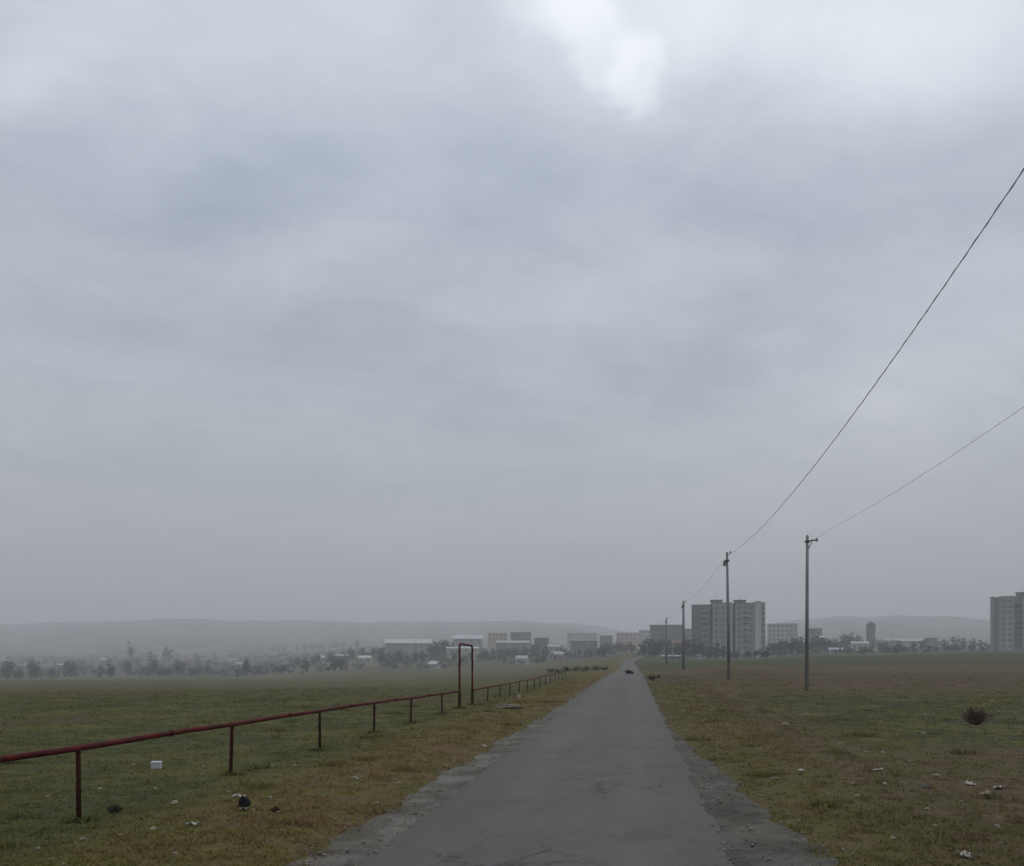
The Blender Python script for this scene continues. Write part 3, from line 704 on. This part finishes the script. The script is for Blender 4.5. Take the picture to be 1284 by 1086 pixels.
house(1028, 1035, 797, 640, 'white', 'tin', 'tiny white house by the square mauve block', 'house', 'house', D_=7, cols=1)
house(1040, 1056, 812, 430, 'panel_pale', 'tingrey', 'low pale house at the field edge left of the narrow dark tower', 'house', 'house', D_=7, wallrow=814.5, cols=2)
house(1068, 1088, 804, 520, 'panel_pale', 'tingrey', 'pale green walled house below the narrow dark tower', 'house', 'house', D_=9, wallrow=807, cols=3)
house(1098, 1128, 803, 540, 'peach', 'darkroof', 'pinkish long house right of the narrow dark tower', 'house', 'house', D_=9, wallrow=806, cols=4)
house(1112, 1162, 800.5, 600, 'cream', 'tingrey', 'long low farm building on the right skyline', 'farm building', 'farm_building', D_=12, wallrow=804, chim=False, cols=8)
house(1160, 1174, 800, 560, 'grey', 'darkroof', 'square grey block at the end of the long farm building', 'building', 'storage_building', D_=12, kind='flat', floors=2, cols=2, chim=False)
house(1173, 1180, 803, 570, 'white', 'tin', 'small bright shed against the square grey block', 'shed', 'shed', D_=6, kind='gabley', cols=1, chim=False)
# narrow tower
Yt = 620; x = at(1092, Yt); zb = hh(x, Yt)-1; T = empty('water_tower', (x, Yt, zb)); tag(T, 'narrow dark tower with a small domed cap rising above the trees on the right', 'tower')
zt = zrow(785, Yt)-zb
MB().tube([(0, 0, 0), (0, 0, zt*.55), (0, 0, zt)], [2.9, 2.8, 3.0], 12).build('shaft', M['panel_dark'], T)
MB().tube([(0, 0, zt+.01), (0, 0, zt+.8), (0, 0, zt+2.2), (0, 0, zt+3.2)], [3.3, 3.1, 1.7, .4], 14).build('dome', M['darkroof'], T, True)
for k in range(4): MB().box(-.4, .4, -3.06, -2.86, 4+k*3.4, 5.2+k*3.4).build('window', M['glass'], T)

# --- left village
vil = [(4, 826, 640, 'grey', 'tingrey', 12, 'low grey house nearest the left edge of the village'), (38, 828, 600, 'panel_pale', 'darkroof', 12, 'pale house second from the left edge'),
       (80, 832, 560, 'brick', 'tingrey', 14, 'brick house left of the small white house'), (130, 825.5, 560, 'white', 'tin', 8, 'small bright white house standing alone in the far left village'),
       (205, 830, 620, 'grey', 'darkroof', 15, 'wide grey house between the white house and the mound of trees'), (236, 827, 800, 'brick', 'redroof', 12, 'brick house with a red roof in the left village'),
       (291, 826, 640, 'cream', 'tingrey', 11, 'cream house with grey roof below the hillside'), (302, 830, 560, 'panel_pale', 'tingrey', 9, 'pale cottage beside the cream house'),
       (352, 826, 700, 'grey', 'redroof', 12, 'grey house with red roof in the middle of the village'), (403, 822, 700, 'white', 'tin', 9, 'white house with tin roof at the right end of the village'),
       (430, 820, 760, 'brick', 'tingrey', 14, 'brick house left of the long warehouse'), (458, 822, 640, 'cream', 'tin', 16, 'cream hut with a long pale roof below the warehouse'),
       (515, 820, 560, 'grey', 'darkroof', 14, 'dark roofed house in front of the long warehouse'), (545, 829, 480, 'panel_pale', 'tin', 10, 'low hut with pale roof in the field left of the arch'),
       (655, 822, 500, 'cream', 'tingrey', 14, 'cream shed at the field edge right of the arch'), (700, 817, 600, 'peach', 'tingrey', 12, 'peach cottage left of the dark workshop')]
for px, row, Y, wl, rf, wd, lb in vil:
    cand = [y for y in range(420, 1400, 10) if zrow(row, y)-hh(at(px, y), y) <= 5.6 and y >= Y*.8]; Y = cand[0] if cand else Y
    house(px-wd/2, px+wd/2, row, Y, wl, rf, lb, D_=7, cols=2, rz=random.uniform(-.3, .3))

# trees: individuals
MARK = [(4, 'grey house nearest the left edge'), (38, 'second house from the left edge'), (80, 'brick house left of the white house'), (130, 'bright white house standing alone'), (163, 'tall mauve tree'),
        (205, 'wide grey village house'), (236, 'red roofed brick house'), (297, 'two cream cottages'), (352, 'red roofed grey house'), (403, 'tin roofed white house'), (430, 'brick house left of the warehouse'),
        (483, 'left end of the long warehouse'), (512, 'middle of the long warehouse'), (541, 'right end of the long warehouse'), (585, 'bright white roofed shed'), (624, 'small pinkish block'), (653, 'blue grey block'), (679, 'dark narrow building'),
        (700, 'peach cottage'), (731, 'dark flat roofed workshop'), (758, 'dark blue grey block'), (787, 'peach apartment block'), (808, 'pale block with a white roof line'), (835, 'long grey flat roofed block'),
        (852, 'red roofed house by the third pole'), (876, 'left corner of the wide tower'), (895, 'first roof hut of the wide tower'), (915, 'pole before the wide tower'), (935, 'second roof hut of the wide tower'), (958, 'right corner of the wide tower'),
        (980, 'drab five storey block'), (1011, 'bracket pole'), (1022, 'square mauve grey block'), (1048, 'low pale house at the field edge'), (1078, 'pale green house'), (1092, 'narrow dark tower'), (1113, 'pinkish long house'), (1140, 'long farm building'),
        (1167, 'square grey block on the right'), (1200, 'gap before the right tower'), (1238, 'left edge of the right tower')]
KIND = dict(g='grey green broadleaf', d='dark dense', b='brown autumn', m='bare mauve')
PENDING = []
def many(spec, label, group):
    for k, px, Y, H in spec: PENDING.append((k+str(random.randint(1, 3)) if len(k) == 1 else k, px, Y, H, group))
def plant_pending():
    groups = {}
    for sp in PENDING:
        mk = min(MARK, key=lambda q: abs(q[0]-sp[1])); d = sp[1]-mk[0]
        rel = 'in line with' if abs(d) < 3 else ('left of' if d < 0 else 'right of')
        groups.setdefault((sp[0][0], rel, mk[1]), []).append(sp)
    for (k, rel, mk), L_ in groups.items():
        n = len(L_)
        if n < 4:
            L_.sort(key=lambda q: q[3]/q[2]); size = {1: [''], 2: ['smaller ', 'larger '], 3: ['smallest ', 'middle sized ', 'largest ']}[n]
        else:
            L_.sort(key=lambda q: q[1]); size = ['leftmost ', 'second ', 'third ', 'fourth ', 'fifth ', 'sixth ', 'seventh ', 'eighth '][:n-1]+['rightmost ']
        for z, sp in zip(size, L_): tree(sp[0], sp[1], sp[2], sp[3], '%s%s tree %s the %s' % (z, KIND[k], rel, mk), sp[4])
rt = random.Random(5)
spec = [(rt.choice('gddm'), rt.uniform(-20, 500), rt.choice((450, 520, 600, 700, 820)), rt.uniform(5, 9)) for _ in range(64)]
many(spec, 'bushy tree among the houses of the hazy left village', 'village trees on the left')
tree('m2', 163, 900, 24, 'tall mauve bare tree sticking up over the left village', wide=.7)
tree('b1', 190, 900, 14, 'rounded brownish tree right of the tall mauve tree')
tree('g2', 212, 950, 16, 'broad grey green tree right of the brownish tree')
spec = [(rt.choice('dg'), px, 1500, 12) for px in (344, 350, 357, 373, 380, 384, 391, 398, 404, 416, 422, 430)]
many(spec, 'dark tree in the loose row high on the left hillside', 'row of trees on the hillside')
tree('d3', 448, 1300, 15, 'lone slim tree on the skyline above the warehouse')
spec = [('d', 468, 640, 9), ('d', 455, 650, 9), ('g', 440, 660, 9), ('d', 478, 640, 8), ('g', 431, 660, 8)]
many(spec, 'dark tree in the clump left of the long warehouse', 'clump left of the warehouse')
spec = [('g', 548, 600, 12), ('g', 556, 610, 14), ('d', 541, 590, 10), ('g', 563, 600, 13)]
many(spec, 'tall grey green tree between the long warehouse and the white roofed shed', 'clump between the warehouses')
spec = [('g', 484, 540, 7), ('d', 493, 530, 6), ('g', 503, 540, 8), ('m', 511, 520, 7), ('g', 522, 530, 7), ('d', 531, 520, 8), ('g', 570, 520, 7), ('g', 581, 480, 5), ('d', 590, 520, 6), ('m', 599, 500, 6), ('g', 606, 520, 7), ('d', 618, 560, 7), ('g', 630, 560, 8), ('g', 646, 540, 8), ('d', 658, 540, 8)]
many(spec, 'tree before the warehouses', 'trees in front of the warehouses')
spec = [('g', 672, 540, 9), ('d', 684, 530, 8), ('g', 700, 560, 8), ('b', 707, 520, 6), ('g', 738, 500, 6), ('g', 757, 480, 7), ('g', 750, 470, 6), ('m', 726, 480, 6), ('g', 640, 560, 7), ('d', 628, 540, 6), ('m', 612, 520, 6)]
many(spec, 'small tree among the buildings left of the road end', 'trees left of the road end')
spec = [('b', 770, 560, 9), ('b', 778, 540, 8.5), ('b', 786, 530, 8), ('b', 793, 520, 6.5), ('b', 764, 590, 9)]
many(spec, 'brown autumn tree in front of the peach apartment block', 'autumn trees before the peach block')
spec = [('d', 806, 470, 8), ('d', 814, 460, 9), ('g', 822, 450, 9), ('d', 830, 450, 9), ('d', 838, 440, 8), ('g', 850, 400, 6), ('d', 858, 400, 7), ('d', 866, 390, 8), ('g', 874, 390, 7), ('g', 822, 350, 5), ('m', 808, 350, 5), ('m', 815, 330, 4)]
many(spec, 'dark tree between the road end and the wide tower', 'trees left of the wide tower')
spec = [('d', 880, 395, 7), ('g', 889, 385, 6), ('d', 898, 380, 7), ('d', 906, 370, 6), ('g', 915, 360, 4), ('g', 924, 350, 3.6), ('m', 933, 350, 3.2), ('g', 940, 340, 3.4), ('d', 947, 330, 3.6), ('d', 962, 310, 4), ('d', 957, 310, 3), ('m', 953, 360, 5)]
many(spec, 'low tree or bush at the foot of the wide tower', 'bushes at the foot of the wide tower')
spec = [('g', 969, 450, 8), ('d', 977, 440, 8), ('g', 985, 450, 9), ('d', 993, 440, 9), ('d', 1001, 440, 9), ('g', 1008, 430, 8), ('d', 1018, 470, 9), ('d', 1026, 480, 10), ('d', 1033, 480, 9), ('g', 1041, 520, 9), ('m', 1048, 560, 9), ('m', 1056, 560, 10),
        ('g', 1063, 600, 13), ('m', 1070, 600, 13), ('g', 1077, 580, 10), ('d', 1098, 560, 8), ('b', 1104, 500, 6), ('g', 1110, 490, 5), ('d', 1128, 500, 6), ('d', 1146, 520, 6), ('g', 1155, 540, 7), ('g', 1186, 560, 7), ('d', 1197, 600, 9), ('g', 1206, 620, 8), ('g', 1218, 640, 8), ('d', 1230, 600, 7), ('m', 1236, 560, 6)]
many(spec, 'dark tree in the belt between the two tower blocks', 'tree belt between the tower blocks')
plant_pending()
# far woods that read as one mass
Vs, Qs, nq = [], [], 0
def clump(px, Y, s, seed):
    global nq
    V, Q = crown_mesh('c', s, s*1.3, 5, 12, s*.16, seed); x = at(px, Y)
    Vs.append(V+np.array([x, Y, hh(x, Y)+s*.55])); Qs.append(Q+nq); nq += len(V)
for i in range(420): clump(rt.uniform(-60, 520), rt.choice((470, 520, 580, 640, 700, 760))*rt.uniform(.95, 1.05), rt.uniform(1.6, 3.6), 3000+i)
for i in range(120): clump(rt.uniform(520, 770), rt.choice((440, 500, 560, 620, 700))*rt.uniform(.95, 1.05), rt.uniform(1.3, 3.0), 4000+i)
for i in range(170): clump(rt.uniform(800, 1245), rt.choice((400, 440, 480, 540, 600))*rt.uniform(.95, 1.05), rt.uniform(1.2, 3.0), 5000+i)
for i in range(620):
    Y = rt.choice((760, 850, 950, 1050, 1150, 1250)); clump(rt.uniform(-60, 760) if rt.random() < .8 else rt.uniform(760, 1330), Y*rt.uniform(.96, 1.04), rt.uniform(2.2, 4.6), i)
for i in range(120): clump(rt.uniform(960, 1320), rt.uniform(700, 1300), rt.uniform(2.5, 4.5), 900+i)
for i in range(150):
    px = rt.uniform(-40, 1300); clump(px, rt.uniform(1500, 2300), rt.uniform(2, 4.5), 1200+i)
tag(np_mesh('far_woods', np.vstack(Vs), np.vstack(Qs), M['leafgreen']), 'hazy mass of far trees across the valley floor', 'woods', kind='stuff')

# ------------------------------------------------------------------ bushes and small things near the road
def bush(name, px, row, wpx, hpx, m, label, seed, n=900):
    Y = gy(row); x = at(px, Y); W = wpx/F*Y; H = hpx/F*Y; r = np.random.default_rng(seed)
    t = empty(name, (x, Y, hh(x, Y))); tag(t, label, 'bush'); B = MB()
    tips = []
    for k in range(60):
        a = r.random()*math.tau; s = r.random()**.5; tx, ty, tz = math.cos(a)*s*W/2, math.sin(a)*s*W/2*.8, H*(.95-.55*s*s)*(.75+.35*r.random())
        B.tube([(tx*.08, ty*.08, -.03), (tx*.5, ty*.5, tz*.65), (tx, ty, tz)], [.009, .006, .003], 4, False); tips.append((tx, ty, tz))
    B.build('stems', M['bark'] if m != 'drybush' else M['drybush'], t)
    tips = np.array(tips); P = tips[r.integers(0, len(tips), n)]*(.35+.65*r.random((n, 1)))+r.normal(0, W*.035, (n, 3)); P[:, 2] = np.maximum(P[:, 2], .02)
    a = r.normal(size=(n, 3)); a /= np.linalg.norm(a, axis=1)[:, None]; b = np.cross(a, r.normal(size=(n, 3))); b /= np.linalg.norm(b, axis=1)[:, None]
    s = W*.022; V = np.stack([P-a*s*1.6, P-b*s*.5, P+a*s*1.6, P+b*s*.5], 1).reshape(-1, 3)
    np_mesh('foliage', V, np.arange(n*4).reshape(-1, 4), M[m], parent=t)
bush('dry_bush', 1224, 909, 40, 24, 'drybush', 'dry red brown bush standing alone in the right field', 3, 1500)
bush('roadside_bush', 818, 853, 15, 9, 'shrub', 'small dark green bush on the far right verge of the road', 4, 700)
bush('roadside_bush', 826, 850, 8, 5, 'shrub', 'tiny dark bush just beyond the small one on the right verge', 5, 300)
bush('weed', 143, 1020, 24, 13, 'shrub', 'dark scraggly weed in the grass near the first pipe post', 6, 60)
bush('weed', 345, 1025, 14, 9, 'drybush', 'small brown dried weed right of the black plastic bag', 7, 120)
for i, (px, row, wp, hp) in enumerate([(700, 842, 14, 4), (712, 841, 12, 5), (724, 841, 14, 5), (736, 840, 12, 4), (748, 839, 14, 5), (758, 839, 10, 4), (690, 843, 12, 3)]):
    Y = 120+i*2; x = at(px, Y); o = None
    t = empty('verge_bush', (x, Y, hh(x, Y)-.05)); tag(t, 'dark low bush on the far left verge, %s in its row' % ('second from the left', 'third from the left', 'fourth from the left', 'third from the road', 'second from the road', 'nearest the road', 'leftmost')[i], 'bush', 'bushes on the far left verge')
    V, Q = crown_mesh('c', wp/F*Y*.55, hp/F*Y*1.6, 10, 30, .07, 50+i); V[:, 2] = np.maximum(V[:, 2]+hp/F*Y*.5, 0)
    np_mesh('foliage', V, Q, M['shrub'], parent=t)
    MB().tube([(0, 0, -.1), (.03, 0, hp/F*Y*.6)], [.03, .012], 6).build('stem', M['bark'], t)

def rock(px, row, wpx, hpx, m, name, label, cat, group=None, seed=0, ratio=.8):
    import bmesh
    Y = gy(row); x = at(px, Y); W = wpx/F*Y/2; H = hpx/F*Y/2; r = random.Random(seed)
    bm = bmesh.new(); bmesh.ops.create_icosphere(bm, subdivisions=4 if name == 'dirt_mound' else 2, radius=1)
    ph = [r.uniform(0, 6) for _ in range(6)]
    for v in bm.verts:
        c = v.co; k = 1+.22*math.sin(c.x*2.7+ph[0])*math.sin(c.y*2.9+ph[1])+.16*math.sin(c.z*4+ph[2]+c.x*3)+r.uniform(-.07, .07)
        if name == 'plastic_bag': k *= (1.05-.6*c.z)*(1+.3*math.sin(c.x*6+ph[3])*math.sin(c.y*7+ph[4]))
        v.co = Vector((c.x*W*k, c.y*W*ratio*k, max(-.5, c.z)*H*(k*1.15 if name != 'plastic_bag' else 1.7)))
    me = bpy.data.meshes.new(name); bm.to_mesh(me); bm.free(); me.materials.append(M[m])
    o = bpy.data.objects.new(name, me); COL.objects.link(o); o.location = (x, Y, hh(x, Y)+(H*.55 if name != 'dirt_mound' else H*.05)); o.rotation_euler = (r.uniform(-.15, .15), r.uniform(-.15, .15), r.random()*6)
    return tag(o, label, cat, group)
def scrap(px, row, wpx, m, label, seed, cat='litter', name='scrap', group='pale litter in the grass'):
    """crumpled sheet of plastic or paper, with thickness"""
    Y = gy(row); x = at(px, Y); W = wpx/F*Y; r = random.Random(seed); n = 7; V = []; Fc = []
    ph = [r.uniform(0, 6) for _ in range(4)]
    for j in range(n):
        for i in range(n):
            a, b = i/(n-1)-.5, j/(n-1)-.5
            V.append((a*W*(1+.2*math.sin(b*7+ph[0])), b*W*.75*(1+.2*math.sin(a*6+ph[1])), W*(.14+.14*math.sin(a*9+ph[2])*math.cos(b*8+ph[3])+r.uniform(-.05, .05))))
    for j in range(n-1):
        for i in range(n-1): Fc.append((j*n+i, j*n+i+1, (j+1)*n+i+1, (j+1)*n+i))
    o = np_mesh(name, V, Fc, M[m]); o.location = (x, Y, hh(x, Y)+.012); o.rotation_euler = (r.uniform(-.2, .3), r.uniform(-.2, .2), r.random()*6)
    s = o.modifiers.new('thickness', 'SOLIDIFY'); s.thickness = .004
    return tag(o, label, cat, group)
# white box beyond the pipe
Yb = gy(963); xb = at(196, Yb); o = MB().box(-.075, .075, -.06, .06, 0, .115).build('foam_box', M['whitebox'], None, bevel=.008)
o.location = (xb, Yb, hh(xb, Yb)-.005); o.rotation_euler = (.05, .03, .12); tag(o, 'small bright white block lying in the grass behind the pipe', 'box')
MB().box(-.078, .078, -.064, .064, .100, .120).build('lid', M['whitebox'], o, bevel=.004)
rock(305, 1019, 17, 13, 'black', 'plastic_bag', 'crumpled black plastic bag in the grass left of the road', 'bag', seed=3, ratio=.7)
scrap(305, 1024, 12, 'dirt', 'dull pinkish scrap just below the black plastic bag', 4, group=None)
scrap(299, 1005, 13, 'litter', 'flat pale scrap just above the black plastic bag', 5, group=None)
rock(637, 890, 34, 9, 'dirt', 'dirt_mound', 'low pale dirt mound beside the road beyond the pipe arch', 'mound', seed=8, ratio=1.0)
rock(651, 876, 5, 6, 'litter', 'stone', 'pale upright stone near the distant pipe posts', 'stone', seed=9)
scrap(241, 1043, 17, 'litter', 'pale crumpled scrap low in the left grass, below the bag', 11, group=None)
scrap(1210, 1084, 18, 'litter', 'white scrap at the bottom right edge of the photo', 12, group=None)
scrap(1216, 986, 13, 'litter', 'white scrap at the left end of the litter line on the right', 13, group=None)
scrap(1252, 992, 13, 'litter', 'white scrap at the right end of the litter line on the right', 14, group=None)
scrap(1236, 999, 18, 'stone', 'dull grey scrap in the middle of the litter line on the right', 15, group=None)
scrap(1004, 972, 7, 'litter', 'tiny white scrap right of the road in yellow grass', 16, group=None)
scrap(973, 981, 9, 'litter', 'flat white scrap close to the right road shoulder', 17, group=None)
scrap(1101, 970, 12, 'litter', 'white scrap in the brown patch of the right verge', 18, group=None)
scrap(608, 937, 6, 'litter', 'tiny pale scrap at the left edge of the road', 19, group=None)
scrap(472, 1010, 6, 'litter', 'small pale scrap on the left verge beside the gravel', 20, group=None)
SU = {}
SM = [(98, 1030, 'first pipe post'), (291, 968, 'second pipe post'), (402, 940, 'third pipe post'), (196, 963, 'white block'), (305, 1013, 'black bag'), (143, 1020, 'dark weed'), (241, 1043, 'crumpled pale scrap'), (472, 1010, 'small verge scrap'), (554, 898, 'last post before the arch'),
      (1224, 905, 'dry red bush'), (1236, 992, 'litter line on the right'), (1101, 970, 'white scrap in the brown patch'), (1004, 972, 'scrap in yellow grass'), (1210, 1084, 'bottom right scrap'), (1162, 993, 'dark earth lump'), (1011, 868, 'foot of the bracket pole'), (973, 981, 'flat scrap by the right shoulder')]
for i, (px, row, wp) in enumerate([(48, 1067, 7), (104, 1054, 8), (6, 1034, 8), (151, 1051, 6), (195, 991, 6), (219, 1009, 10), (338, 1009, 9), (340, 963, 6), (168, 959, 4), (286, 998, 7), (220, 1079, 8), (193, 1045, 9), (446, 982, 9), (370, 962, 6),
        (1107, 946, 7), (1085, 945, 6), (1172, 1044, 9), (1070, 989, 7), (1110, 989, 8), (1175, 973, 9), (1162, 1020, 8), (1052, 935, 5), (1158, 919, 6), (1160, 896, 5), (1248, 927, 6), (985, 910, 9), (1010, 897, 7), (1075, 1005, 7), (1205, 1008, 6), (1120, 1060, 9),
        (1038, 1001, 5), (1140, 955, 5), (1250, 1040, 8), (560, 962, 5), (500, 985, 6), (420, 1030, 6), (125, 990, 6), (60, 1000, 6), (255, 960, 5)]):
    mk = min(SM, key=lambda q: math.hypot(q[0]-px, (q[1]-row)*2)); ddx, ddy = px-mk[0], (row-mk[1])*2
    rel = ('left of' if ddx < 0 else 'right of') if abs(ddx) > abs(ddy) else ('nearer than' if ddy > 0 else 'beyond')
    k = (rel, mk[2]); SU[k] = SU.get(k, 0)+1; o_ = ['', 'another ', 'third '][min(2, SU[k]-1)]
    rock(px, row, wp, wp*.5, 'stone', 'stone', '%spale stone in the grass %s the %s' % (o_, rel, mk[2]), 'stone', 'pale stones in the %s verge' % ('left' if px < 700 else 'right'), seed=100+i)
rock(1162, 993, 12, 5, 'dirt', 'mole_hill', 'small dark earth lump in the brown patch on the right', 'earth lump', seed=77).data.materials[0] = M['bark']
# dark lump on the road far off: a cast-off tyre lying flat
Yd = 92.0; xd = at(789, Yd); zd = hh(xd, Yd)+.09
tt = empty('old_tyre', (xd, Yd, zd+.03), .4); tt.rotation_euler = (.32, .08, .4); tag(tt, 'small black worn tyre lying on the road far ahead', 'tyre')
ring = [(math.cos(a)*.33, math.sin(a)*.33, .12) for a in [math.tau*k/24 for k in range(25)]]
MB().tube(ring, .13, 10, False).build('tread', M['rubber'], tt, True)
MB().tube([(math.cos(a)*.30, math.sin(a)*.30, .245) for a in [math.tau*k/24 for k in range(25)]], .03, 6, False).build('sidewall_ring', M['redpost'], tt, True)

# ------------------------------------------------------------------ haze
hz = MB().box(-6400, 6400, -6400, 6400, -26, 190).build('haze', bpy.data.materials.new('haze_air'))
tag(hz, kind='stuff', label='pale grey haze filling the air over the whole plain', cat='haze')
hm = hz.data.materials[0]; hm.use_nodes = True; hn = hm.node_tree; hn.nodes.clear()
ho = hn.nodes.new('ShaderNodeOutputMaterial'); hv = hn.nodes.new('ShaderNodeVolumePrincipled'); hn.links.new(hv.outputs[0], ho.inputs['Volume'])
hv.inputs['Color'].default_value = (.93, .95, .97, 1); hv.inputs['Density'].default_value = .00064; hv.inputs['Anisotropy'].default_value = .0
# unused tree prototypes
for p in PROTO.values():
    if not p[1]:
        for c in list(p[0].children): bpy.data.objects.remove(c)
        bpy.data.objects.remove(p[0])
